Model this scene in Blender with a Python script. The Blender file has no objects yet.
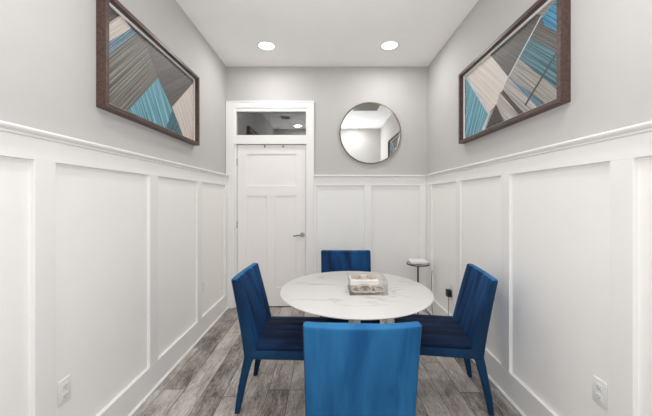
import bpy, bmesh, math, random
from mathutils import Vector, Matrix
random.seed(7)
C = bpy.context.scene.collection
PI = math.pi

# ------------------------------------------------------------------ materials
def srgb(r, g, b):
    f = lambda c: (c/255/12.92) if c/255 <= 0.04045 else ((c/255+0.055)/1.055)**2.4
    return (f(r), f(g), f(b), 1)

class NT:
    def __init__(s, name):
        s.m = bpy.data.materials.new(name); s.m.use_nodes = True
        s.t = s.m.node_tree; s.n = s.t.nodes; s.n.clear()
        s.out = s.n.new('ShaderNodeOutputMaterial')
    def add(s, typ, **kw):
        n = s.n.new(typ)
        for k, v in kw.items():
            if k in n.inputs.keys(): n.inputs[k].default_value = v
            else: setattr(n, k, v)
        return n
    def link(s, a, b): s.t.links.new(a, b)
    def principled(s, **kw):
        b = s.n.new('ShaderNodeBsdfPrincipled')
        for k, v in kw.items(): b.inputs[k].default_value = v
        s.link(b.outputs[0], s.out.inputs[0]); return b
    def math(s, op, a, b=None, c=None):
        n = s.n.new('ShaderNodeMath'); n.operation = op
        for i, v in enumerate((a, b, c)):
            if v is None: continue
            if isinstance(v, (int, float)): n.inputs[i].default_value = v
            else: s.link(v, n.inputs[i])
        return n.outputs[0]
    def ramp(s, fac, stops, interp='LINEAR'):
        r = s.n.new('ShaderNodeValToRGB'); r.color_ramp.interpolation = interp
        e = r.color_ramp.elements
        while len(e) < len(stops): e.new(0.5)
        for el, (p, c) in zip(e, stops): el.position = p; el.color = c
        s.link(fac, r.inputs[0]); return r.outputs[0]

def plain(name, col, rough=0.5, metal=0.0, var=0.03, scale=6, bump=0.0, bscale=200, **kw):
    """a principled material with a gentle procedural variation"""
    k = NT(name)
    b = k.principled(Roughness=rough, Metallic=metal, **kw)
    tc = k.add('ShaderNodeTexCoord')
    nz = k.add('ShaderNodeTexNoise', Scale=scale, Detail=3.0); k.link(tc.outputs['Object'], nz.inputs['Vector'])
    lo = tuple(max(0, c*(1-var)) for c in col[:3])+(1,); hi = tuple(min(1, c*(1+var)) for c in col[:3])+(1,)
    k.link(k.ramp(nz.outputs[0], [(0.3, lo), (0.7, hi)]), b.inputs['Base Color'])
    if bump:
        n2 = k.add('ShaderNodeTexNoise', Scale=bscale, Detail=2.0); k.link(tc.outputs['Object'], n2.inputs['Vector'])
        bp = k.add('ShaderNodeBump', Strength=bump, Distance=0.002); k.link(n2.outputs[0], bp.inputs['Height'])
        k.link(bp.outputs[0], b.inputs['Normal'])
    return k.m

M_WALL = plain('warm_grey_wall_paint', srgb(187, 185, 183), 0.85, var=0.01, bump=0.05)
M_CEIL = plain('ceiling_paint', srgb(248, 247, 246), 0.9, var=0.01)
M_TRIM = plain('white_trim_paint', srgb(236, 235, 233), 0.45, var=0.008)
M_PANEL = plain('brightened_trim_paint', srgb(243, 241, 238), 0.5, var=0.006)  # trim paint lightened in colour to make up for shading in the panels
M_DOOR = plain('white_door_paint', srgb(240, 237, 234), 0.45, var=0.008)
M_PLATE = plain('white_plastic', srgb(232, 232, 230), 0.35, var=0.01)
M_SLOT = plain('dark_slot', srgb(70, 68, 66), 0.6)
M_VBACK = plain('vent_backing', srgb(118, 116, 114), 0.7)
M_NICKEL = plain('satin_nickel', srgb(150, 146, 140), 0.3, 1.0)
M_BRONZE = plain('brushed_bronze', srgb(120, 108, 94), 0.35, 1.0, var=0.1)
M_BLACK = plain('black_plastic', srgb(22, 21, 22), 0.45)
M_BLKMET = plain('dark_metal', srgb(40, 34, 33), 0.35, 0.6)
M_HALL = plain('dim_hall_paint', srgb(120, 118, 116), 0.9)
M_VENT = plain('vent_grey', srgb(160, 158, 156), 0.6)

def wood_frame():
    k = NT('walnut_frame_wood'); b = k.principled(Roughness=0.45)
    tc = k.add('ShaderNodeTexCoord'); mp = k.add('ShaderNodeMapping'); mp.inputs['Scale'].default_value = (30, 4, 30)
    k.link(tc.outputs['Object'], mp.inputs[0])
    nz = k.add('ShaderNodeTexNoise', Scale=2.0, Detail=5.0); k.link(mp.outputs[0], nz.inputs['Vector'])
    k.link(k.ramp(nz.outputs[0], [(0.3, srgb(58, 40, 35)), (0.7, srgb(92, 70, 61))]), b.inputs['Base Color'])
    return k.m
M_FRAME = wood_frame()

def floor_mat():
    k = NT('grey_wood_plank_floor'); b = k.principled(Roughness=0.5)
    g = k.add('ShaderNodeNewGeometry'); sx = k.add('ShaderNodeSeparateXYZ'); k.link(g.outputs['Position'], sx.inputs[0])
    W, L = 0.152, 1.22
    u = k.math('DIVIDE', k.math('ADD', sx.outputs[0], 20.03), W)
    row = k.math('FLOOR', u)
    wn = k.add('ShaderNodeTexWhiteNoise', noise_dimensions='1D'); k.link(row, wn.inputs['W'])
    v = k.math('ADD', k.math('DIVIDE', k.math('ADD', sx.outputs[1], 20), L), k.math('MULTIPLY', wn.outputs[0], 7.3))
    cell = k.math('FLOOR', v)
    cmb = k.add('ShaderNodeCombineXYZ'); k.link(row, cmb.inputs[0]); k.link(cell, cmb.inputs[1])
    w2 = k.add('ShaderNodeTexWhiteNoise', noise_dimensions='3D'); k.link(cmb.outputs[0], w2.inputs['Vector'])
    # grain, shifted per plank
    gv = k.add('ShaderNodeCombineXYZ')
    k.link(k.math('MULTIPLY', sx.outputs[0], 46), gv.inputs[0])
    k.link(k.math('MULTIPLY', sx.outputs[1], 7.0), gv.inputs[1])
    k.link(k.math('MULTIPLY', w2.outputs[0], 60), gv.inputs[2])
    n1 = k.add('ShaderNodeTexNoise', Scale=1.0, Detail=7.0, Roughness=0.72, Distortion=1.2); k.link(gv.outputs[0], n1.inputs['Vector'])
    gv2 = k.add('ShaderNodeCombineXYZ')
    k.link(k.math('MULTIPLY', sx.outputs[0], 9), gv2.inputs[0])
    k.link(k.math('MULTIPLY', sx.outputs[1], 3.2), gv2.inputs[1])
    k.link(k.math('MULTIPLY', w2.outputs[0], 31), gv2.inputs[2])
    n2 = k.add('ShaderNodeTexNoise', Scale=1.0, Detail=4.0, Roughness=0.6); k.link(gv2.outputs[0], n2.inputs['Vector'])
    t = k.math('ADD', k.math('MULTIPLY', n1.outputs[0], 0.55), k.math('MULTIPLY', n2.outputs[0], 0.45))
    t = k.math('ADD', t, k.math('MULTIPLY', k.math('SUBTRACT', w2.outputs[0], 0.5), 0.15))
    gv3 = k.add('ShaderNodeCombineXYZ'); k.link(k.math('MULTIPLY', sx.outputs[0], 95), gv3.inputs[0]); k.link(k.math('MULTIPLY', sx.outputs[1], 38), gv3.inputs[1]); k.link(k.math('MULTIPLY', w2.outputs[0], 17), gv3.inputs[2])
    n3 = k.add('ShaderNodeTexNoise', Scale=1.0, Detail=3.0, Roughness=0.6); k.link(gv3.outputs[0], n3.inputs['Vector'])
    t = k.math('ADD', t, k.math('MULTIPLY', k.math('SUBTRACT', n3.outputs[0], 0.5), 0.22))
    t = k.math('ADD', k.math('MULTIPLY', k.math('SUBTRACT', t, 0.5), 1.2), 0.5)
    col = k.ramp(t, [(0.29, srgb(76, 68, 64)), (0.39, srgb(124, 115, 110)), (0.50, srgb(162, 153, 147)), (0.64, srgb(200, 193, 188))])
    # seams
    fu = k.math('FRACT', u); fv = k.math('FRACT', v)
    du = k.math('MULTIPLY', k.math('MINIMUM', fu, k.math('SUBTRACT', 1, fu)), W)
    dv = k.math('MULTIPLY', k.math('MINIMUM', fv, k.math('SUBTRACT', 1, fv)), L)
    seam = k.math('LESS_THAN', k.math('MINIMUM', du, dv), 0.0022)
    mx = k.add('ShaderNodeMix', data_type='RGBA'); k.link(k.math('MULTIPLY', seam, 0.85), mx.inputs[0])
    k.link(col, mx.inputs[6]); mx.inputs[7].default_value = srgb(62, 54, 50)
    k.link(mx.outputs[2], b.inputs['Base Color'])
    bp = k.add('ShaderNodeBump', Strength=0.35, Distance=0.003); k.link(n1.outputs[0], bp.inputs['Height']); k.link(bp.outputs[0], b.inputs['Normal'])
    return k.m
M_FLOOR = floor_mat()

def marble():
    k = NT('white_marble'); b = k.principled(Roughness=0.4); b.inputs['Specular IOR Level'].default_value = 0.3
    tc = k.add('ShaderNodeTexCoord'); mp = k.add('ShaderNodeMapping'); mp.inputs['Rotation'].default_value = (0, 0, 0.5); mp.inputs['Scale'].default_value = (1.1, 3.0, 1)
    k.link(tc.outputs['Object'], mp.inputs[0])
    n = k.add('ShaderNodeTexNoise', Scale=0.9, Detail=4.0, Roughness=0.5, Distortion=0.6); k.link(mp.outputs[0], n.inputs['Vector'])
    d = k.math('ABSOLUTE', k.math('SUBTRACT', n.outputs[0], 0.5))
    vein = k.ramp(d, [(0.0, (1, 1, 1, 1)), (0.014, (0, 0, 0, 1))])
    n2 = k.add('ShaderNodeTexNoise', Scale=2.3, Detail=2.0); k.link(tc.outputs['Object'], n2.inputs['Vector'])
    f = k.math('MULTIPLY', vein, k.math('MULTIPLY', k.ramp(n2.outputs[0], [(0.36, (0, 0, 0, 1)), (0.56, (1, 1, 1, 1))]), 0.7))
    mx = k.add('ShaderNodeMix', data_type='RGBA'); k.link(f, mx.inputs[0])
    mx.inputs[6].default_value = srgb(210, 208, 206); mx.inputs[7].default_value = srgb(160, 155, 151)
    k.link(mx.outputs[2], b.inputs['Base Color']); return k.m
M_MARBLE = marble()

def velvet(name, lo, hi, sheen=0.25):
    k = NT(name); b = k.principled(Roughness=0.75)
    b.inputs['Sheen Weight'].default_value = sheen; b.inputs['Sheen Roughness'].default_value = 0.35
    b.inputs['Sheen Tint'].default_value = srgb(120, 180, 235)
    b.inputs['Specular IOR Level'].default_value = 0.2
    tc = k.add('ShaderNodeTexCoord'); mp = k.add('ShaderNodeMapping'); mp.inputs['Scale'].default_value = (9, 3, 1.6)
    k.link(tc.outputs['Object'], mp.inputs[0])
    n = k.add('ShaderNodeTexNoise', Scale=1.0, Detail=4.0, Roughness=0.55, Distortion=0.5); k.link(mp.outputs[0], n.inputs['Vector'])
    k.link(k.ramp(n.outputs[0], [(0.35, lo), (0.65, hi)]), b.inputs['Base Color'])
    return k.m
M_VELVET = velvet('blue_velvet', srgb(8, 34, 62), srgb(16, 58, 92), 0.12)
M_VELVET_BACK = velvet('blue_velvet_painted_sheen', srgb(20, 78, 126), srgb(40, 106, 154))  # sheen and camera-side light painted into the outer back's colour
M_VELVET_RIM = velvet('blue_velvet_lit_edge', srgb(34, 94, 142), srgb(48, 112, 160))  # lit top edge of the backrest painted in as lighter velvet
M_VELVET_FRONT = velvet('blue_velvet_dark_nap', srgb(6, 34, 70), srgb(16, 72, 122), 0.03)  # darker look of the nap painted into the front faces' colour
M_SEAT = velvet('navy_velvet_seat', srgb(5, 20, 44), srgb(11, 38, 74), 0.03)  # dark look of the nap painted into the seat's colour

def glass_mat(name, refl=0.06, tint=(1, 1, 1, 1), edge=0.5, rough=0.0):
    k = NT(name)
    tr = k.add('ShaderNodeBsdfTransparent'); tr.inputs[0].default_value = tint
    gl = k.add('ShaderNodeBsdfGlossy'); gl.inputs['Roughness'].default_value = rough
    lw = k.add('ShaderNodeLayerWeight', Blend=0.25)
    f = k.math('ADD', k.math('MULTIPLY', lw.outputs['Fresnel'], edge), refl)
    mx = k.add('ShaderNodeMixShader'); k.link(f, mx.inputs[0]); k.link(tr.outputs[0], mx.inputs[1]); k.link(gl.outputs[0], mx.inputs[2])
    k.link(mx.outputs[0], k.out.inputs[0]); return k.m
M_PICGLASS = glass_mat('picture_glass', 0.0, edge=0.02, rough=0.4)
M_TRANSOM = glass_mat('transom_glass', 0.2, tint=(0.8, 0.82, 0.82, 1))
M_ACRYLIC = glass_mat('clear_acrylic', 0.06, tint=(0.992, 0.994, 0.994, 1), edge=0.35)

def mirror_mat():
    k = NT('mirror_silver'); b = k.principled(Roughness=0.01, Metallic=1.0)
    b.inputs['Base Color'].default_value = (0.93, 0.94, 0.94, 1); return k.m
M_MIRROR = mirror_mat()

def emit(name, col, s):
    k = NT(name); e = k.add('ShaderNodeEmission'); e.inputs[0].default_value = col; e.inputs[1].default_value = s
    k.link(e.outputs[0], k.out.inputs[0]); return k.m
M_LENS = emit('lit_lamp_lens', (1, 0.985, 0.96, 1), 2.5)

def stripes(name, angle, cols, freq=34, contrast=0.22):
    """hand-painted streaks running along `angle` in the picture plane (local Y,Z)"""
    k = NT(name); b = k.principled(Roughness=0.6)
    tc = k.add('ShaderNodeTexCoord'); mp = k.add('ShaderNodeMapping'); mp.inputs['Rotation'].default_value = (-angle, 0, 0)
    k.link(tc.outputs['Object'], mp.inputs[0])
    m2 = k.add('ShaderNodeMapping'); m2.inputs['Scale'].default_value = (0, 0.9, freq*1.5); k.link(mp.outputs[0], m2.inputs[0])
    n = k.add('ShaderNodeTexNoise', Scale=1.0, Detail=5.0, Roughness=0.65); k.link(m2.outputs[0], n.inputs['Vector'])
    N = len(cols); st = []
    for i, c in enumerate(cols): st.append((0.5-contrast+2*contrast*i/(N-1), srgb(*c)))
    k.link(k.ramp(n.outputs[0], st), b.inputs['Base Color']); return k.m

# ------------------------------------------------------------------ mesh helpers
def obj(name, bm, mat, parent=None, smooth=None, recalc=True):
    if recalc: bmesh.ops.recalc_face_normals(bm, faces=bm.faces[:])
    me = bpy.data.meshes.new(name); bm.to_mesh(me); bm.free()
    for m in (mat if isinstance(mat, (list, tuple)) else [mat]): me.materials.append(m)
    if smooth is not None:
        for p in me.polygons: p.use_smooth = True
        me.set_sharp_from_angle(angle=math.radians(smooth))
    o = bpy.data.objects.new(name, me); C.objects.link(o)
    if parent: o.parent = parent
    return o
def struct(name, bm, mat, parent=None, smooth=None):
    o = obj(name, bm, mat, parent, smooth)
    if not parent: o['kind'] = 'structure'
    return o
def thing(name, label, cat, loc=(0, 0, 0), rotz=0, group=None):
    o = bpy.data.objects.new(name, None); C.objects.link(o); o.empty_display_size = 0.1
    o.location = loc; o.rotation_euler = (0, 0, rotz); tag(o, label, cat, group); return o
def tag(o, label, cat, group=None):
    o['label'] = label; o['category'] = cat
    if group: o['group'] = group
    return o
def copy_tree(o, parent=None):
    c = o.copy(); C.objects.link(c); c.parent = parent
    for ch in list(o.children): copy_tree(ch, c)
    return c
def box(bm, x0, x1, y0, y1, z0, z1, bev=0.0, seg=2):
    b = bmesh.new()
    vs = [b.verts.new((x, y, z)) for x in (x0, x1) for y in (y0, y1) for z in (z0, z1)]
    for f in ((0, 1, 3, 2), (4, 6, 7, 5), (0, 4, 5, 1), (2, 3, 7, 6), (0, 2, 6, 4), (1, 5, 7, 3)): b.faces.new([vs[i] for i in f])
    if bev: bmesh.ops.bevel(b, geom=b.edges[:]+b.verts[:], offset=bev, segments=seg, affect='EDGES', profile=0.5)
    merge(bm, b); return bm
def merge(bm, b):
    me = bpy.data.meshes.new('tmp'); b.to_mesh(me); b.free(); bm.from_mesh(me); bpy.data.meshes.remove(me)
def lathe(bm, prof, seg=48, cx=0, cy=0, axis='z', cap=None):
    rings = []
    for r, z in prof:
        ring = []
        for i in range(seg):
            a = 2*PI*i/seg
            p = (cx+r*math.cos(a), cy+r*math.sin(a), z) if axis == 'z' else (cx+r*math.cos(a), z, cy+r*math.sin(a))
            ring.append(p)
        rings.append(ring)
    return loft(bm, rings, (prof[0] != prof[-1]) if cap is None else cap)
def loft(bm, rings, cap=True):
    R = [[bm.verts.new(p) for p in r] for r in rings]; n = len(R[0])
    for a, b in zip(R, R[1:]):
        for i in range(n): bm.faces.new((a[i], a[(i+1) % n], b[(i+1) % n], b[i]))
    if cap: bm.faces.new(R[0][::-1]); bm.faces.new(R[-1])
    return bm
def tube(bm, pts, r, seg=8, closed=False):
    pts = [Vector(p) for p in pts]; rings = []; n = len(pts); up = None
    for i, p in enumerate(pts):
        if closed: t = pts[(i+1) % n]-pts[i-1]
        else: t = pts[min(i+1, n-1)]-pts[max(i-1, 0)]
        t.normalize()
        if up is None: up = t.orthogonal().normalized()
        up = (up - t*up.dot(t)).normalized(); s = t.cross(up)
        rings.append([tuple(p+(up*math.cos(2*PI*j/seg)+s*math.sin(2*PI*j/seg))*r) for j in range(seg)])
    if not closed: return loft(bm, rings)
    R = [[bm.verts.new(p) for p in q] for q in rings]
    for i in range(n):
        a, b = R[i], R[(i+1) % n]
        if i == n-1:   # choose best offset for the closing ring
            k0 = min(range(seg), key=lambda k: (b[k].co-a[0].co).length); b = b[k0:]+b[:k0]
        for j in range(seg): bm.faces.new((a[j], a[(j+1) % seg], b[(j+1) % seg], b[j]))
    return bm
def sweep_profile(bm, prof, p0, p1, out):
    """extrude a (projection, height) profile from p0 to p1; out = horizontal outward direction"""
    o = Vector(out)
    rings = [[tuple(Vector(p)+o*d+Vector((0, 0, z))) for d, z in prof] for p in (p0, p1)]
    return loft(bm, rings)
def spline(pts, n=8):
    P = [Vector(p) for p in pts]; out = []
    for i in range(len(P)-1):
        a, b, c, d = P[max(i-1, 0)], P[i], P[i+1], P[min(i+2, len(P)-1)]
        for j in range(n):
            t = j/n; out.append(tuple(0.5*((2*b)+(-a+c)*t+(2*a-5*b+4*c-d)*t*t+(-a+3*b-3*c+d)*t**3)))
    out.append(tuple(P[-1])); return out

# ------------------------------------------------------------------ room shell
XL, XR, YB, ZC = -1.276, 1.276, 3.80, 3.05         # dining room drywall faces
Y0 = 0.30                                          # where the dining room opens to the front room
FX, FY = 3.2, -4.6                                 # front room half width, far wall
T = 0.12
B = bmesh.new
struct('floor', box(B(), -FX-T, FX+T, FY-T, YB+1.8, -0.1, 0), M_FLOOR)
struct('ceiling', box(B(), -FX-T, FX+T, FY-T, YB+1.8, ZC, ZC+0.1), M_CEIL)
struct('wall_left', box(B(), XL-T, XL, Y0, YB+T, 0, ZC), M_WALL)
struct('wall_right', box(B(), XR, XR+T, Y0, YB+T, 0, ZC), M_WALL)
# back wall with the door and transom opening
DX0, DX1, DZ = -1.165, -0.253, 2.52
bm = B(); box(bm, XL, DX0, YB, YB+T, 0, ZC); box(bm, DX1, XR, YB, YB+T, 0, ZC); box(bm, DX0, DX1, YB, YB+T, DZ, ZC)
struct('wall_back', bm, M_WALL)
# room behind the door, seen dimly through the transom
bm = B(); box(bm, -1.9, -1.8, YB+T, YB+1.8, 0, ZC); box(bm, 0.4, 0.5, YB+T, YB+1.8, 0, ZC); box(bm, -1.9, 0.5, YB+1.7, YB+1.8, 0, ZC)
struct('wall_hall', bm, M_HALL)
# front: header over the opening and returns, then the front room's walls
bm = B(); box(bm, XL-T, XR+T, Y0-0.0, Y0+0.12, 2.20, ZC); box(bm, -FX, XL-T, Y0, Y0+0.12, 0, ZC); box(bm, XR+T, FX, Y0, Y0+0.12, 0, ZC)
struct('wall_front', bm, M_WALL)
struct('wall_front_room_left', box(B(), -FX-T, -FX, FY, Y0+0.12, 0, ZC), M_WALL)
struct('wall_front_room_right', box(B(), FX, FX+T, FY, Y0+0.12, 0, ZC), M_WALL)
WX0, WX1, WZ0, WZ1 = -1.7, 1.7, 0.6, 2.6
bm = B(); box(bm, -FX, WX0, FY-T, FY, 0, ZC); box(bm, WX1, FX, FY-T, FY, 0, ZC); box(bm, WX0, WX1, FY-T, FY, 0, WZ0); box(bm, WX0, WX1, FY-T, FY, WZ1, ZC)
struct('wall_front_room_far', bm, M_WALL)
bm = B()
for x in (WX0, -0.6, 0.55, WX1-0.06): box(bm, x, x+0.06, FY-0.08, FY-0.02, WZ0, WZ1)
for z in (WZ0, WZ1-0.06): box(bm, WX0, WX1, FY-0.08, FY-0.02, z, z+0.06)
struct('window_2', bm, M_BLKMET)

# wainscot: battens, top frieze and bottom rail stand 26 mm proud of the wall
BT = 0.026
RZ0, RZ1 = 1.545, 1.665       # frieze under the chair rail
BZ = 0.185
def wain(name, side):
    bm = B(); s = -1 if side == 'left' else 1; X = XL if s < 0 else XR
    xs = sorted((X, X-s*BT))
    bats = [(0.44, 0.52), (1.283, 1.383), (2.119, 2.219), (2.9, 3.0), (3.695, YB-BT)] if s < 0 else [(0.38, 0.46), (1.226, 1.326), (2.06, 2.155), (2.82, 2.915), (3.60, YB-BT)]
    for a, b in bats: box(bm, xs[0], xs[1], a, b, BZ, RZ0, 0.0015, 1)
    box(bm, xs[0], xs[1], Y0, YB, RZ0, RZ1, 0.0015, 1)
    box(bm, xs[0], xs[1], Y0, YB, 0.0, BZ, 0.0015, 1)
    # flat panel skin, its colour brightened to offset shade between the battens
    struct(name, bm, M_TRIM)
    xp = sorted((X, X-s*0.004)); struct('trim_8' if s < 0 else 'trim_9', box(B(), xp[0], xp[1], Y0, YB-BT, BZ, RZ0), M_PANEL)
wain('trim_1', 'left'); wain('trim_2', 'right')
bm = B()
XC = -0.165                   # right edge of the door casing
box(bm, XC, XR-BT, YB-BT, YB, RZ0, RZ1, 0.0015, 1); box(bm, XC, XR-BT, YB-BT, YB, 0, BZ, 0.0015, 1)
for a, b in ((XC, -0.133), (0.470, 0.560), (1.165, XR-BT)): box(bm, a, b, YB-BT, YB, BZ, RZ0, 0.0015, 1)
box(bm, XC, XR-BT, YB-0.004, YB, BZ, RZ0)
struct('trim_3', bm, M_TRIM)
# chair rail moulding: cove, bead and nose
prof = [(0, 0), (0.012, 0), (0.016, 0.006), (0.018, 0.014), (0.026, 0.020), (0.036, 0.024), (0.036, 0.032), (0.043, 0.034), (0.054, 0.040), (0.058, 0.047), (0.056, 0.054), (0.048, 0.057), (0, 0.057)]
RL = 1.618
struct('trim_4', sweep_profile(B(), prof, (XL, Y0, RL), (XL, YB, RL), (1, 0, 0)), M_TRIM)
struct('trim_5', sweep_profile(B(), prof, (XR, Y0, RL), (XR, YB, RL), (-1, 0, 0)), M_TRIM)
struct('trim_6', sweep_profile(B(), prof, (XC, YB, RL), (XR, YB, RL), (0, -1, 0)), M_TRIM)
# shoe moulding at the floor
shoe = [(0, 0.002), (0.039, 0.002), (0.039, 0.006), (0.036, 0.012), (0.031, 0.016), (0.026, 0.017), (0, 0.017)]
struct('baseboard_left', sweep_profile(B(), shoe, (XL, Y0, 0), (XL, YB, 0), (1, 0, 0)), M_TRIM)
struct('baseboard_right', sweep_profile(B(), shoe, (XR, Y0, 0), (XR, YB, 0), (-1, 0, 0)), M_TRIM)
struct('baseboard_back', sweep_profile(B(), shoe, (XC, YB, 0), (XR, YB, 0), (0, -1, 0)), M_TRIM)
# door casing with mullion under the transom
bm = B(); cy = YB-0.032
box(bm, XL+0.004, DX0, cy, YB, 0, DZ, 0.003); box(bm, DX1, XC, cy, YB, 0, DZ, 0.003)
box(bm, XL+0.004, XC, cy, YB, DZ-0.001, 2.604, 0.003)
box(bm, XL+0.004, XC+0.004, cy-0.006, YB, 2.590, 2.606, 0.003)
MZ0, MZ1 = 2.066, 2.178
box(bm, DX0, DX1, cy+0.004, YB+T, MZ0, MZ1, 0.002)
# jamb lining
box(bm, DX0, DX0+0.022, YB-0.005, YB+T, 0, MZ0); box(bm, DX1-0.018, DX1, YB-0.005, YB+T, 0, MZ0); 
struct('trim_7', bm, M_TRIM)
# transom
w1 = bpy.data.objects.new('window_1', None); C.objects.link(w1); w1['kind'] = 'structure'; w1.location = (0, 0, 0)
bm = B()
box(bm, DX0-0.002, DX0+0.020, YB-0.022, YB+0.05, MZ1-0.002, DZ-0.042); box(bm, DX1-0.012, DX1+0.002, YB-0.022, YB+0.05, MZ1-0.002, DZ-0.042)
box(bm, DX0-0.002, DX1+0.002, YB-0.022, YB+0.05, DZ-0.042, DZ+0.002)
obj('window_frame', bm, M_TRIM, w1)
obj('pane', box(B(), DX0+0.01, DX1-0.01, YB+0.018, YB+0.024, MZ1-0.01, DZ-0.02), M_TRANSOM, w1)

# door: one wide panel above two tall panels
dx0, dx1, dz0, dz1 = DX0+0.026, DX1-0.021, 0.014, 2.060
yf = YB+0.006
d1 = bpy.data.objects.new('door_1', None); C.objects.link(d1); d1['kind'] = 'structure'
bm = B(); st = 0.118; md = (dx0+dx1)/2
box(bm, dx0, dx1, yf+0.012, yf+0.04, dz0, dz1)
box(bm, dx0, dx0+st, yf, yf+0.02, dz0, dz1, 0.003); box(bm, dx1-st, dx1, yf, yf+0.02, dz0, dz1, 0.003)
box(bm, dx0+st-.004, dx1-st+.004, yf, yf+0.02, 1.945, dz1, 0.003)
box(bm, dx0+st-.004, dx1-st+.004, yf, yf+0.02, 1.412, 1.545, 0.003)
box(bm, dx0+st-.004, dx1-st+.004, yf, yf+0.02, dz0, 0.25, 0.003)
box(bm, md-0.055, md+0.055, yf, yf+0.02, 0.245, 1.416, 0.003)
obj('door_leaf', bm, M_DOOR, d1)
bm = B(); hx, hz = -0.314, 0.920
lathe(bm, [(0.002, yf-0.010), (0.027, yf-0.010), (0.030, yf-0.006), (0.030, yf)], 24, hx, hz, axis='y')
lathe(bm, [(0.010, yf-0.052), (0.012, yf-0.010)], 16, hx, hz, axis='y')
tube(bm, spline([(hx+0.008, yf-0.052, hz), (hx-0.03, yf-0.056, hz), (hx-0.07, yf-0.052, hz-0.006), (hx-0.108, yf-0.044, hz-0.012)]), 0.0085, 10)
obj('door_handle', bm, M_NICKEL, d1, 40)
for x in (-0.790, -0.556):
    bm = B(); box(bm, x-0.008, x+0.008, yf-0.003, yf, 2.026, 2.058, 0.001, 1)
    tube(bm, spline([(x, yf-0.003, 2.03), (x, yf-0.018, 2.026), (x, yf-0.026, 2.034)]), 0.004, 8)
    obj('hook', bm, M_NICKEL, d1, 40)
for z in (0.25, 1.05, 1.84):
    bm = B(); lathe(bm, [(0.006, z-0.045), (0.006, z+0.045)], 10, dx0-0.002, yf-0.006)
    obj('hinge', bm, M_NICKEL, d1, 40)

# ------------------------------------------------------------------ recessed lights and vents
def ceiling_light(x, y, label):
    t = thing('recessed_light', label, 'ceiling light', (x, y, ZC), 0, 'recessed ceiling lights')
    obj('trim_ring', lathe(B(), [(0.086, 0.0), (0.086, -0.004), (0.096, -0.006), (0.104, -0.003), (0.105, 0.0), (0.086, 0.0)], 40), M_PLATE, t, 40)
    obj('lens', lathe(B(), [(0.0005, -0.0045), (0.06, -0.0042), (0.086, -0.002), (0.086, 0.0)], 40), M_LENS, t, 40)
for x, y, l in ((-0.660, 3.28, 'lit round recessed light in the ceiling on the door side'),
                (0.683, 3.27, 'lit round recessed light in the ceiling on the mirror side'),
                (-0.67, 0.78, 'lit round recessed light reflected in the glass above the door'),
                (0.63, 0.80, 'lit round recessed light reflected in the round mirror')):
    ceiling_light(x, y, l)
def vent(x, y, sx, sy, label):
    t = thing('ceiling_vent', label, 'vent', (x, y, ZC))
    bm = B(); box(bm, -sx/2, sx/2, -sy/2, sy/2, -0.006, 0); obj('backing', bm, M_VBACK, t)
    bm = B(); f = 0.02
    box(bm, -sx/2-f, sx/2+f, -sy/2-f, -sy/2, -0.01, 0); box(bm, -sx/2-f, sx/2+f, sy/2, sy/2+f, -0.01, 0)
    box(bm, -sx/2-f, -sx/2, -sy/2, sy/2, -0.01, 0); box(bm, sx/2, sx/2+f, -sy/2, sy/2, -0.01, 0)
    obj('frame', bm, M_VENT, t)
    bm = B(); n = max(4, int(sy/0.03))
    for i in range(n):
        y0 = -sy/2+(i+0.25)*sy/n; box(bm, -sx/2, sx/2, y0, y0+sy/n*0.45, -0.009, -0.005)
    obj('louvre', bm, M_VENT, t)
vent(-0.86, 1.45, 0.14, 0.16, 'small square grey ceiling vent reflected in the glass above the door')
vent(0.72, 2.12, 0.42, 0.40, 'large grey ceiling vent reflected at the top of the round mirror')

# ------------------------------------------------------------------ round mirror
mx, mz, mr = 0.546, 2.205, 0.388
t = thing('round_mirror', 'round wall mirror in a thin bronze metal frame above the back wainscot', 'mirror', (mx, YB, mz))
obj('frame', lathe(B(), [(mr-0.012, -0.010), (mr-0.012, -0.026), (mr-0.002, -0.028), (mr, -0.026), (mr, 0.0), (mr-0.012, 0.0), (mr-0.012, -0.010)], 96, axis='y'), M_BRONZE, t, 40)
obj('mirror_glass', lathe(B(), [(0.001, -0.010), (mr-0.011, -0.010), (mr-0.011, -0.004), (0.001, -0.004)], 96, axis='y'), M_MIRROR, t, 30)

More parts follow.
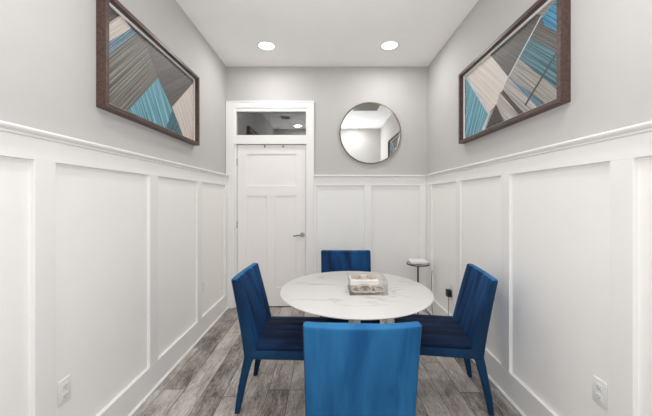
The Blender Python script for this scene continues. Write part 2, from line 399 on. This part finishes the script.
# ------------------------------------------------------------------ framed art on the side walls
def picture(name_label, s, ya, yb, za, zb, polys, mats):
    """s = +1 on the left wall (facing +X), -1 on the right wall"""
    X = XL if s > 0 else XR; yc, zc = (ya+yb)/2, (za+zb)/2
    t = thing('framed_picture', name_label, 'picture', (X, yc, zc), 0, 'framed abstract pictures')
    hy, hz, d, w = (yb-ya)/2, (zb-za)/2, 0.056, 0.027
    def bx(bm, xa, xb, *r, **k): xs = sorted((s*xa, s*xb)); return box(bm, xs[0], xs[1], *r, **k)
    bm = B()
    bx(bm, 0, d, -hy, hy, hz-w, hz, bev=0.0015, seg=1); bx(bm, 0, d, -hy, hy, -hz, -hz+w, bev=0.0015, seg=1)
    bx(bm, 0, d, -hy, -hy+w, -hz+w, hz-w, bev=0.0015, seg=1); bx(bm, 0, d, hy-w, hy, -hz+w, hz-w, bev=0.0015, seg=1)
    obj('frame', bm, M_FRAME, t)
    bm = B(); l = 0.014; ay, az = hy-w, hz-w
    bx(bm, 0.004, 0.024, -ay, ay, az-l, az); bx(bm, 0.004, 0.024, -ay, ay, -az, -az+l)
    bx(bm, 0.004, 0.024, -ay, -ay+l, -az+l, az-l); bx(bm, 0.004, 0.024, ay-l, ay, -az+l, az-l)
    obj('liner', bm, M_PLATE, t)
    bm = B()
    base = bmesh.new(); xs = sorted((s*0.002, s*0.014)); box(base, xs[0], xs[1], -ay, ay, -az, az); merge(bm, base)
    my, mzz = ay-l*0.5, az-l*0.5
    for i, (pts, mi) in enumerate(polys):
        # clip the patch to the sheet and lay it a hair above the one below
        b = bmesh.new()
        vs = [b.verts.new((s*(0.0145+0.00012*i), y-yc, z-zc)) for y, z in pts]; b.faces.new(vs)
        for n, co in (((0, 1, 0), my), ((0, -1, 0), my), ((0, 0, 1), mzz), ((0, 0, -1), mzz)):
            bmesh.ops.bisect_plane(b, geom=b.verts[:]+b.edges[:]+b.faces[:], plane_co=Vector(n)*co, plane_no=n, clear_outer=True)
        for f in b.faces: f.material_index = mi
        merge(bm, b)
    obj('artwork', bm, mats, t, recalc=False)
    obj('glass_pane', bx(B(), 0.0185, 0.0205, -ay, ay, -az, az), M_PICGLASS, t)
    return t
A = math.radians
OLIVE = [(46, 45, 43), (84, 82, 77), (114, 110, 103), (150, 146, 138)]
DARK = [(44, 41, 39), (74, 70, 66), (104, 100, 96)]
SHADE = [(66, 62, 60), (84, 79, 76), (100, 95, 92)]
BEIGE = [(120, 110, 104), (190, 178, 170), (208, 199, 192), (168, 156, 150)]
TEAL = [(30, 80, 98), (70, 130, 146), (112, 166, 180), (160, 196, 204)]
DTEAL = [(22, 46, 58), (44, 92, 104), (90, 136, 146)]
BLUE = [(18, 50, 74), (40, 92, 122), (134, 156, 166), (26, 70, 98)]
BRIGHT = [(16, 78, 108), (36, 118, 154), (90, 156, 180)]
GREY = [(78, 74, 70), (128, 124, 119), (166, 161, 156), (96, 92, 88)]
LP, RP = ([([(1.72, 2.633), (1.72, 2.547), (1.72, 2.358), (1.837, 2.485), (2.783, 2.498), (2.783, 2.665)], 0),
     ([(1.72, 2.381), (1.837, 2.504), (1.931, 2.477), (1.72, 2.272)], 1),
     ([(1.72, 2.272), (1.931, 2.477), (1.981, 2.473), (1.72, 2.197)], 2),
     ([(1.72, 2.197), (1.981, 2.473), (2.091, 2.45), (2.239, 2.279), (1.921, 1.934), (1.697, 1.915)], 3),
     ([(2.091, 2.457), (2.783, 2.516), (2.824, 2.458), (2.442, 2.125), (2.239, 2.279)], 4),
     ([(2.239, 2.279), (2.442, 2.108), (2.61, 1.932), (1.902, 1.935)], 5),
     ([(2.442, 2.1), (2.628, 1.928), (2.351, 1.932)], 6),
     ([(2.824, 2.467), (2.442, 2.125), (2.628, 1.928), (2.824, 1.921)], 7)],
    [([(2.867, 1.652), (2.867, 4.042), (1.604, 3.51), (1.604, 1.639)], 6),
     ([(2.803, 2.543), (2.723, 2.655), (2.395, 2.578), (2.085, 2.231), (2.226, 2.081), (2.351, 2.05)], 0),
     ([(2.723, 2.492), (2.336, 2.046), (2.38, 1.923), (2.723, 1.929)], 1),
     ([(2.395, 2.578), (2.068, 2.679), (1.768, 2.462), (2.085, 2.224)], 2),
     ([(1.768, 2.438), (1.624, 2.476), (1.624, 2.276), (1.736, 2.378)], 3),
     ([(1.764, 2.453), (1.736, 2.378), (1.624, 2.276), (1.624, 2.162), (1.874, 2.382)], 4),
     ([(1.864, 2.384), (1.624, 2.162), (1.624, 1.957), (1.981, 2.308)], 5),
     ([(1.981, 2.308), (1.624, 1.957), (1.61, 1.898), (1.744, 1.918), (2.085, 2.224)], 6),
     ([(2.085, 2.231), (1.736, 1.927), (1.802, 1.918), (2.057, 2.158)], 7),
     ([(2.15, 2.158), (2.079, 2.215), (1.794, 1.921), (1.931, 1.924)], 8),
     ([(2.15, 2.158), (1.921, 1.928), (1.981, 1.925), (2.2, 2.139)], 9),
     ([(2.226, 2.081), (2.188, 2.157), (1.971, 1.929), (2.15, 1.921)], 8),
     ([(2.239, 2.085), (2.126, 1.915), (2.38, 1.931)], 9),
     ([(1.638, 2.196), (1.631, 2.182), (1.902, 1.966), (1.916, 1.977)], 9),
     ([(1.768, 2.456), (1.759, 2.45), (2.077, 2.221), (2.089, 2.226)], 10),
     ([(2.723, 2.51), (2.336, 2.054), (2.351, 2.042), (2.723, 2.474)], 10),
     ([(2.336, 2.054), (2.315, 2.047), (2.395, 1.927), (2.442, 1.938)], 10)])
matsL = [stripes('left_art_'+n, A(a), c, f, k) for n, a, c, f, k in (
    ('dark', 47, DARK, 60, .14), ('beige', 47, BEIGE, 110, .13), ('blue', 47, BLUE, 110, .12), ('olive', 46, OLIVE, 90, .15),
    ('shade', 35, SHADE, 20, .2), ('teal', -58, TEAL, 40, .15), ('deep_teal', 50, DTEAL, 50, .14), ('cream', -55, BEIGE, 40, .2))]
matsR = [stripes('right_art_'+n, A(a), c, f, k) for n, a, c, f, k in (
    ('cream', 42, [(172, 160, 152), (206, 197, 190), (216, 208, 202)], 60, .2), ('teal', -60, TEAL, 40, .16), ('brown', 42, DARK, 90, .14), ('bright', 47, BRIGHT, 80, .14),
    ('shade', 43, DARK, 110, .13), ('deep_teal', 42, DTEAL, 110, .13), ('grey', 42, GREY, 100, .13), ('blue', 42, BLUE, 110, .12),
    ('stone', 42, [(108, 102, 98), (160, 152, 148), (196, 190, 186)], 90, .14), ('char', 42, [(44, 42, 40), (70, 67, 64)], 60, .14),
    ('silver', 80, [(160, 172, 176), (206, 210, 212)], 20, .2))]
picture('long walnut-framed abstract picture with a teal triangle, on the left wall', 1, 1.656, 2.874, 1.886, 2.537, LP, matsL)
picture('long walnut-framed abstract picture with a bright blue corner, on the right wall', -1, 1.569, 2.785, 1.886, 2.530, RP, matsR)

# ------------------------------------------------------------------ velvet chairs
def slab_ring(w, y0, y1, bulge, nch, c, ns=8):
    """closed cross-section: channelled face at y1, smooth face at y0; returns (x, y) list"""
    c = min(c, abs(y1-y0)*0.49); pts = []
    N = nch*ns; a, b = -w/2+c*0.6, w/2-c*0.6
    for i in range(N+1):
        u = i/N; x = a+(b-a)*u; s = abs(math.sin(PI*nch*u))**0.55
        pts.append((x, y1-bulge*(1-s)))
    for k in (1, 2, 3): th = PI/2*(k/4); pts.append((w/2-c*0.6+c*0.6*math.sin(th), y1-c+c*math.cos(th)-bulge*(1-k/4)))
    pts.append((w/2, y1-c)); pts.append((w/2, y0+c))
    for k in (1, 2, 3): th = PI/2*(k/4); pts.append((w/2-c+c*math.cos(th), y0+c-c*math.sin(th)))
    M = 10
    for i in range(M+1): pts.append((w/2-c-(w-2*c)*i/M, y0))
    for k in (1, 2, 3): th = PI/2*(k/4); pts.append((-w/2+c-c*math.sin(th), y0+c-c*math.cos(th)))
    pts.append((-w/2, y0+c)); pts.append((-w/2, y1-c))
    for k in (3, 2, 1): th = PI/2*(k/4); pts.append((-w/2+c*0.6-c*0.6*math.sin(th), y1-c+c*math.cos(th)-bulge*(1-k/4)))
    return pts
def make_backrest():
    rings = []; z0, z1, H = 0.362, 0.871, 0.509
    lev = [(0.0, 0.010), (0.002, 0.004), (0.008, 0.0)]
    lev += [(0.03+i*(H-0.05)/12, 0.0) for i in range(13)]
    lev += [(H-0.014*(1-math.sin(a)), 0.014*(1-math.cos(a))) for a in (0.25, 0.55, 0.85, 1.15, 1.4)]
    for h, ins in lev:
        v = h/H; w = 0.470+0.016*v-2*ins
        yr = -0.088*(v**1.2)+ins; th = 0.096-0.046*v-2*ins
        fade = min(1, max(0, (v-0.08)/0.1))
        r = slab_ring(w, yr, yr+th, 0.008*fade*(1 if ins == 0 else max(0.0, 1-ins/0.008)), 5, 0.014)
        out = []
        for x, y in r:
            q = 1-(2*x/w)**2
            out.append((x, y-0.016*q*v+0.006*v, z0+h-0.006*q*v**3))
        rings.append(out)
    return loft(B(), rings)
def make_cushion():
    rings = []; y0, y1 = 0.070, 0.525
    L = y1-y0; lev = [(0.018*(1-math.cos(a)), 0.018*(1-math.sin(a))) for a in (0.2, 0.6, 1.0, 1.35)]
    lev += [(0.02+i*(L-0.04)/8, 0) for i in range(9)]
    lev += [(L-0.018*(1-math.cos(a)), 0.018*(1-math.sin(a))) for a in (1.35, 1.0, 0.6, 0.2)]
    for d, ins in lev:
        v = d/L; w = 0.476+0.010*v-2*ins
        r = slab_ring(w, 0.415, 0.456-ins, 0.006*(1 if ins == 0 else 0.3), 5, 0.018)
        rings.append([(x, y0+d, z+0.010*(1-(2*x/w)**2)*(1 if z > 0.43 else 0)) for x, z in r])
    return loft(B(), rings)
def quad_ring(x0, x1, y0, y1, z, c):
    c = min(c, (x1-x0)*.4, (y1-y0)*.4)
    return [(x0+c, y0, z), (x1-c, y0, z), (x1, y0+c, z), (x1, y1-c, z), (x1-c, y1, z), (x0+c, y1, z), (x0, y1-c, z), (x0, y0+c, z)]
def rear_leg(s):
    R = []
    for z, ya, yb, w in ((0.0, -0.064, -0.034, 0.030), (0.10, -0.052, -0.012, 0.036), (0.20, -0.034, 0.010, 0.041), (0.29, -0.016, 0.034, 0.045), (0.33, -0.008, 0.046, 0.046), (0.352, -0.003, 0.062, 0.046), (0.366, 0.0, 0.085, 0.046)):
        xo = 0.232-0.010*(1-z/0.366); xs = sorted((s*xo, s*(xo-w))); R.append(quad_ring(xs[0], xs[1], ya, yb, z, 0.006))
    return loft(B(), R)
def front_leg(s):
    R = []
    for z, ya, yb, w in ((0.0, 0.483, 0.513, 0.030), (0.2, 0.477, 0.517, 0.038), (0.32, 0.471, 0.521, 0.044), (0.35, 0.461, 0.521, 0.046), (0.366, 0.445, 0.521, 0.046)):
        xo = 0.234-0.008*(1-z/0.366); xs = sorted((s*xo, s*(xo-w))); R.append(quad_ring(xs[0], xs[1], ya, yb, z, 0.006))
    return loft(B(), R)
def make_chair(label):
    t = thing('dining_chair', label, 'chair', (0, 0, 0), 0, 'blue velvet dining chairs around the table')
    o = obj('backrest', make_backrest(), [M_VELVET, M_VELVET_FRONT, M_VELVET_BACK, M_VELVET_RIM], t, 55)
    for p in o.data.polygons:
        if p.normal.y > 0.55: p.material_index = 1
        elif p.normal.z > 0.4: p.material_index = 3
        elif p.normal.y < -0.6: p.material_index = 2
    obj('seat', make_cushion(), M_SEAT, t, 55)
    obj('seat_frame', box(B(), -0.236, 0.236, 0.006, 0.523, 0.358, 0.417, 0.006), M_VELVET, t, 40)
    for s in (-1, 1):
        obj('leg', front_leg(s), M_VELVET, t, 40); obj('leg', rear_leg(s), M_VELVET, t, 40)
    return t
chair = make_chair('blue velvet dining chair nearest the camera, its plain back towards us')
spots = [(0.144, 1.288, 0, None),
         (-0.520, 2.140, -PI/2-0.045, 'blue velvet dining chair on the left, nearest the wall with the teal triangle picture'),
         (1.031, 2.130, PI/2-0.142, 'blue velvet dining chair on the right, close to the wall with the black adapter'),
         (0.184, 2.900, PI, 'blue velvet dining chair at the far side of the table below the round mirror')]
for i, (x, y, r, l) in enumerate(spots):
    o = chair if i == 0 else copy_tree(chair)
    o.location = (x, y, 0); o.rotation_euler = (0, 0, r)
    if l: o['label'] = l

# ------------------------------------------------------------------ marble table
TX, TY, TR = 0.197, 2.096, 0.519
t = thing('dining_table', 'round white marble-topped dining table on white legs', 'table', (TX, TY, 0))
obj('tabletop', lathe(B(), [(0.001, 0.722), (TR-0.075, 0.722), (TR-0.020, 0.732), (TR-0.003, 0.739), (TR, 0.744), (TR-0.002, 0.747), (TR-0.007, 0.750), (0.001, 0.750)], 128), M_MARBLE, t, 35)
bm = B(); lathe(bm, [(0.001, 0.700), (0.24, 0.700), (0.25, 0.722), (0.001, 0.722)], 48); obj('underframe', bm, M_PLATE, t, 35)
for (xa, ya), (xb, yb) in (((-0.008, -0.208), (-0.008, -0.212)), ((0.237, 0.005), (0.242, 0.010)), ((-0.010, 0.220), (-0.010, 0.250))):
    R = []
    for f in (0, 0.33, 0.66, 1):
        x, y, h = xb+(xa-xb)*f, yb+(ya-yb)*f, 0.017+0.003*f
        R.append(quad_ring(x-h, x+h, y-h, y+h, 0.702*f, 0.005))
    obj('leg', loft(B(), R), M_PLATE, t, 35)

# ------------------------------------------------------------------ centrepiece: clear tray, books, wooden chain
cx, cyy, cz = 0.272, 2.058, 0.750
t = thing('acrylic_tray', 'clear acrylic display tray in the middle of the marble table', 'tray', (cx, cyy, cz))
bm = B(); hw, hd, hh, th = 0.124, 0.112, 0.090, 0.004
box(bm, -hw, hw, -hd, hd, 0, th); box(bm, -hw, -hw+th, -hd, hd, th, hh); box(bm, hw-th, hw, -hd, hd, th, hh)
box(bm, -hw+th, hw-th, -hd, -hd+th, th, hh); box(bm, -hw+th, hw-th, hd-th, hd, th, hh)
obj('shell', bm, M_ACRYLIC, t)
M_EDGE = plain('acrylic_edge', srgb(190, 184, 178), 0.2)
bm = B()
for z in (0.0, hh-0.002):
    for a in (-1, 1):
        tube(bm, [(-hw, a*hd, z+.001), (hw, a*hd, z+.001)], 0.0014, 6); tube(bm, [(a*hw, -hd, z+.001), (a*hw, hd, z+.001)], 0.0014, 6)
obj('rim', bm, M_EDGE, t, 50)
M_PAGE = plain('book_pages', srgb(226, 220, 210), 0.8, var=0.06, scale=120)
M_COVW = plain('white_book_cover', srgb(236, 234, 231), 0.4)
M_COVG = plain('grey_book_cover', srgb(164, 164, 165), 0.5, var=0.15, scale=30)
M_COVB = plain('beige_cover_print', srgb(196, 184, 172), 0.55, var=0.2, scale=22)
M_CHAIN = plain('whitewashed_wood', srgb(186, 172, 158), 0.7, var=0.2, scale=40)
def book(label, x, y, z, w, d, h, rz, cov, print_=None):
    o = thing('book', label, 'book', (x, y, z), rz, 'books in the clear tray')
    bm = B(); box(bm, -w/2, w/2, -d/2, d/2, 0, 0.003, 0.0008, 1); box(bm, -w/2, w/2, -d/2, d/2, h-0.003, h, 0.0008, 1)
    box(bm, -w/2, w/2, -d/2, -d/2+0.003, 0.002, h-0.002, 0.0008, 1)
    obj('cover', bm, cov, o)
    obj('page_block', box(B(), -w/2+0.004, w/2-0.004, -d/2+0.003, d/2-0.004, 0.003, h-0.003), M_PAGE, o)
    if print_: obj('cover_print', box(B(), -w*0.30, w*0.30, -d*0.36, d*0.40, h-0.0005, h+0.0006), print_, o)
    return o
book('grey hardback book under the white one in the clear tray', cx-0.016, cyy+0.030, cz+0.0045, 0.196, 0.140, 0.040, 0.0, M_COVG)
book('white hardback book with a beige cover print, topmost in the clear tray', cx-0.020, cyy+0.026, cz+0.0450, 0.190, 0.138, 0.034, 0.03, M_COVW, M_COVB)
ch = thing('wooden_chain', 'whitewashed wooden chain lying in front of the books in the clear tray', 'ornament', (cx, cyy-0.068, cz+0.0045))
def link(cxx, cy_, cz_, a, b, r, rot, tilt):
    Mx = Matrix.Translation((cxx, cy_, cz_)) @ Matrix.Rotation(rot, 4, 'Z') @ Matrix.Rotation(tilt, 4, 'X')
    pts = [tuple(Mx @ Vector((a*math.cos(2*PI*i/28), b*math.sin(2*PI*i/28), 0))) for i in range(28)]
    return tube(B(), pts, r, 8, closed=True)
for args in ((-0.072, 0.000, 0.021, 0.036, 0.022, 0.0080, 0.1, 0.55), (-0.020, -0.006, 0.029, 0.042, 0.024, 0.0090, -0.05, 0.95), (0.034, 0.000, 0.020, 0.036, 0.022, 0.0080, 0.1, 0.5), (0.078, 0.002, 0.026, 0.030, 0.020, 0.0080, -0.1, 0.95)):
    obj('link', link(*args), M_CHAIN, ch, 60)
kb = thing('wooden_knot', 'pale carved wooden ring pair resting on top of the white book', 'ornament', (cx-0.02, cyy+0.02, cz+0.0797))
obj('ring', link(-0.052, 0.005, 0.0085, 0.030, 0.022, 0.0075, 0.4, 0.0), M_CHAIN, kb, 60)
obj('ring', link(0.058, 0.006, 0.0085, 0.030, 0.022, 0.0075, -0.5, 0.0), M_CHAIN, kb, 60)

# ------------------------------------------------------------------ small side table with a white device
sx, sy = 1.078, 3.555
t = thing('side_table', 'slim round side table on a dark metal pole in the back right corner', 'table', (sx, sy, 0))
obj('rim', lathe(B(), [(0.118, 0.600), (0.130, 0.600), (0.132, 0.604), (0.132, 0.612), (0.124, 0.613), (0.123, 0.606), (0.118, 0.606), (0.118, 0.600)], 48), M_BLKMET, t, 40)
obj('tabletop', lathe(B(), [(0.001, 0.601), (0.122, 0.601), (0.122, 0.608), (0.001, 0.608)], 48), plain('pale_stone', srgb(206, 202, 198), 0.3), t, 40)
obj('pole', lathe(B(), [(0.009, 0.012), (0.009, 0.585), (0.02, 0.592), (0.05, 0.600)], 16), M_BLKMET, t, 40)
obj('base', lathe(B(), [(0.001, 0), (0.120, 0), (0.122, 0.004), (0.120, 0.010), (0.02, 0.014), (0.001, 0.014)], 40), plain('base_white', srgb(214, 211, 208), 0.35), t, 40)
t = thing('router', 'white rounded plastic device resting on the slim side table', 'device', (sx-0.004, sy-0.005, 0.6131))
obj('body', box(B(), -0.100, 0.100, -0.07, 0.07, 0, 0.046, 0.018, 4), M_PLATE, t, 40)
obj('foot_ring', lathe(B(), [(0.001, -0.005), (0.05, -0.005), (0.05, 0.001), (0.001, 0.001)], 24), M_BLACK, t, 40)

# ------------------------------------------------------------------ wall outlets and the plugged-in adapter
def outlet(side, y, z, label):
    s = 1 if side == 'left' else -1; X = XL+0.0045 if s > 0 else XR-0.0045
    t = thing('wall_outlet', label, 'outlet', (X, y, z), 0 if s > 0 else PI, 'white duplex wall outlets')
    obj('cover_plate', box(B(), 0, 0.006, -0.036, 0.036, -0.059, 0.059, 0.002, 2), M_PLATE, t, 40)
    for dz in (-0.022, 0.022):
        r = obj('socket', box(B(), 0.005, 0.0075, -0.017, 0.017, dz-0.0145, dz+0.0145, 0.001, 2), M_PLATE, t, 40)
        bm = B()
        for dy in (-0.006, 0.006): box(bm, 0.007, 0.0078, dy-0.001, dy+0.001, dz-0.002, dz+0.006)
        box(bm, 0.007, 0.0078, -0.002, 0.002, dz-0.010, dz-0.006)
        obj('slot', bm, M_SLOT, r)
    return t
outlet('left', 1.448, 0.452, 'white duplex outlet on the left wainscot, nearest the camera')
outlet('left', 3.060, 0.470, 'white duplex outlet on the left wainscot near the door')
outlet('right', 1.395, 0.480, 'white duplex outlet on the right wainscot, nearest the camera')
outlet('right', 3.065, 0.450, 'white duplex outlet on the right wainscot with a black adapter plugged in')
ax = XR-0.0122
t = thing('power_adapter', 'black power adapter with its cord, plugged into the far right outlet', 'adapter', (ax, 3.065, 0.415))
obj('body', box(B(), -0.042, 0, -0.030, 0.030, -0.035, 0.035, 0.004), M_BLACK, t, 40)
pts = spline([(-0.022, 0, -0.033), (-0.022, 0.004, -0.13), (-0.028, -0.004, -0.26), (-0.034, 0.02, -0.375), (-0.060, 0.12, -0.409), (-0.040, 0.26, -0.410), (-0.030, 0.40, -0.409), (-0.028, 0.455, -0.35), (-0.036, 0.46, -0.18), (-0.036, 0.46, 0.02), (-0.030, 0.455, 0.12)], 10)
obj('cord', tube(B(), pts, 0.0028, 8), M_BLACK, t, 60)

# ------------------------------------------------------------------ lights
def area(name, loc, rot, size, size_y, power, col=(1, 1, 1), shape='RECTANGLE', spread=None):
    l = bpy.data.lights.new(name, 'AREA'); l.shape = shape; l.size = size
    if shape == 'RECTANGLE': l.size_y = size_y
    l.energy = power; l.color = col
    if spread: l.spread = spread
    o = bpy.data.objects.new(name, l); C.objects.link(o); o.location = loc; o.rotation_euler = rot; return o
# daylight through the front room's window wall
area('daylight_window', (0, FY+0.03, 1.6), (PI/2, 0, 0), 3.2, 1.9, 36, (0.95, 0.985, 1.0))
# added fill lamp under the front room's ceiling, not a real fixture
area('front_room_fill', (0, -1.9, ZC-0.03), (0, 0, 0), 3.6, 2.6, 24, (0.985, 0.995, 1))
# added upward fill that brightens the ceiling and upper walls
area('ceiling_fill', (0, 0.60, 1.72), (PI-0.25, 0, 0), 1.2, 0.5, 16, (0.98, 0.99, 1.0))
l = bpy.data.lights.new('wall_fill', 'POINT'); l.energy = 27; l.shadow_soft_size = 0.28; l.color = (0.98, 0.99, 1.0)  # added point fill to brighten side walls and near chair, no real lamp
o = bpy.data.objects.new('wall_fill', l); C.objects.link(o); o.location = (0.0, 0.30, 1.44)
for x, y in ((-0.660, 3.28), (0.683, 3.27), (-0.67, 0.78), (0.63, 0.80)):
    area('recessed_lamp', (x, y, ZC-0.012), (0, 0, 0), 0.16, 0.16, 7.0, (1, 0.985, 0.965), 'DISK')
w = bpy.data.worlds.new('World'); bpy.context.scene.world = w; w.use_nodes = True
w.node_tree.nodes['Background'].inputs[0].default_value = (0.85, 0.92, 1, 1); w.node_tree.nodes['Background'].inputs[1].default_value = 1.0

# ------------------------------------------------------------------ camera
F = 300.0
cd = bpy.data.cameras.new('Camera'); cam = bpy.data.objects.new('Camera', cd); C.objects.link(cam)
cd.sensor_width = 36; cd.lens = F/652*36; cd.shift_x = -1/652; cd.shift_y = -9.5/652; cd.clip_start = 0.05
cam.location = (0, 0, 1.38); cam.rotation_euler = (PI/2, 0, 0)
S = bpy.context.scene; S.camera = cam
S.view_settings.view_transform = 'Standard'; S.view_settings.look = 'None'; S.view_settings.exposure = 0.19; S.view_settings.gamma = 1
S.cycles.max_bounces = 12; S.cycles.diffuse_bounces = 8; S.cycles.use_denoising = True
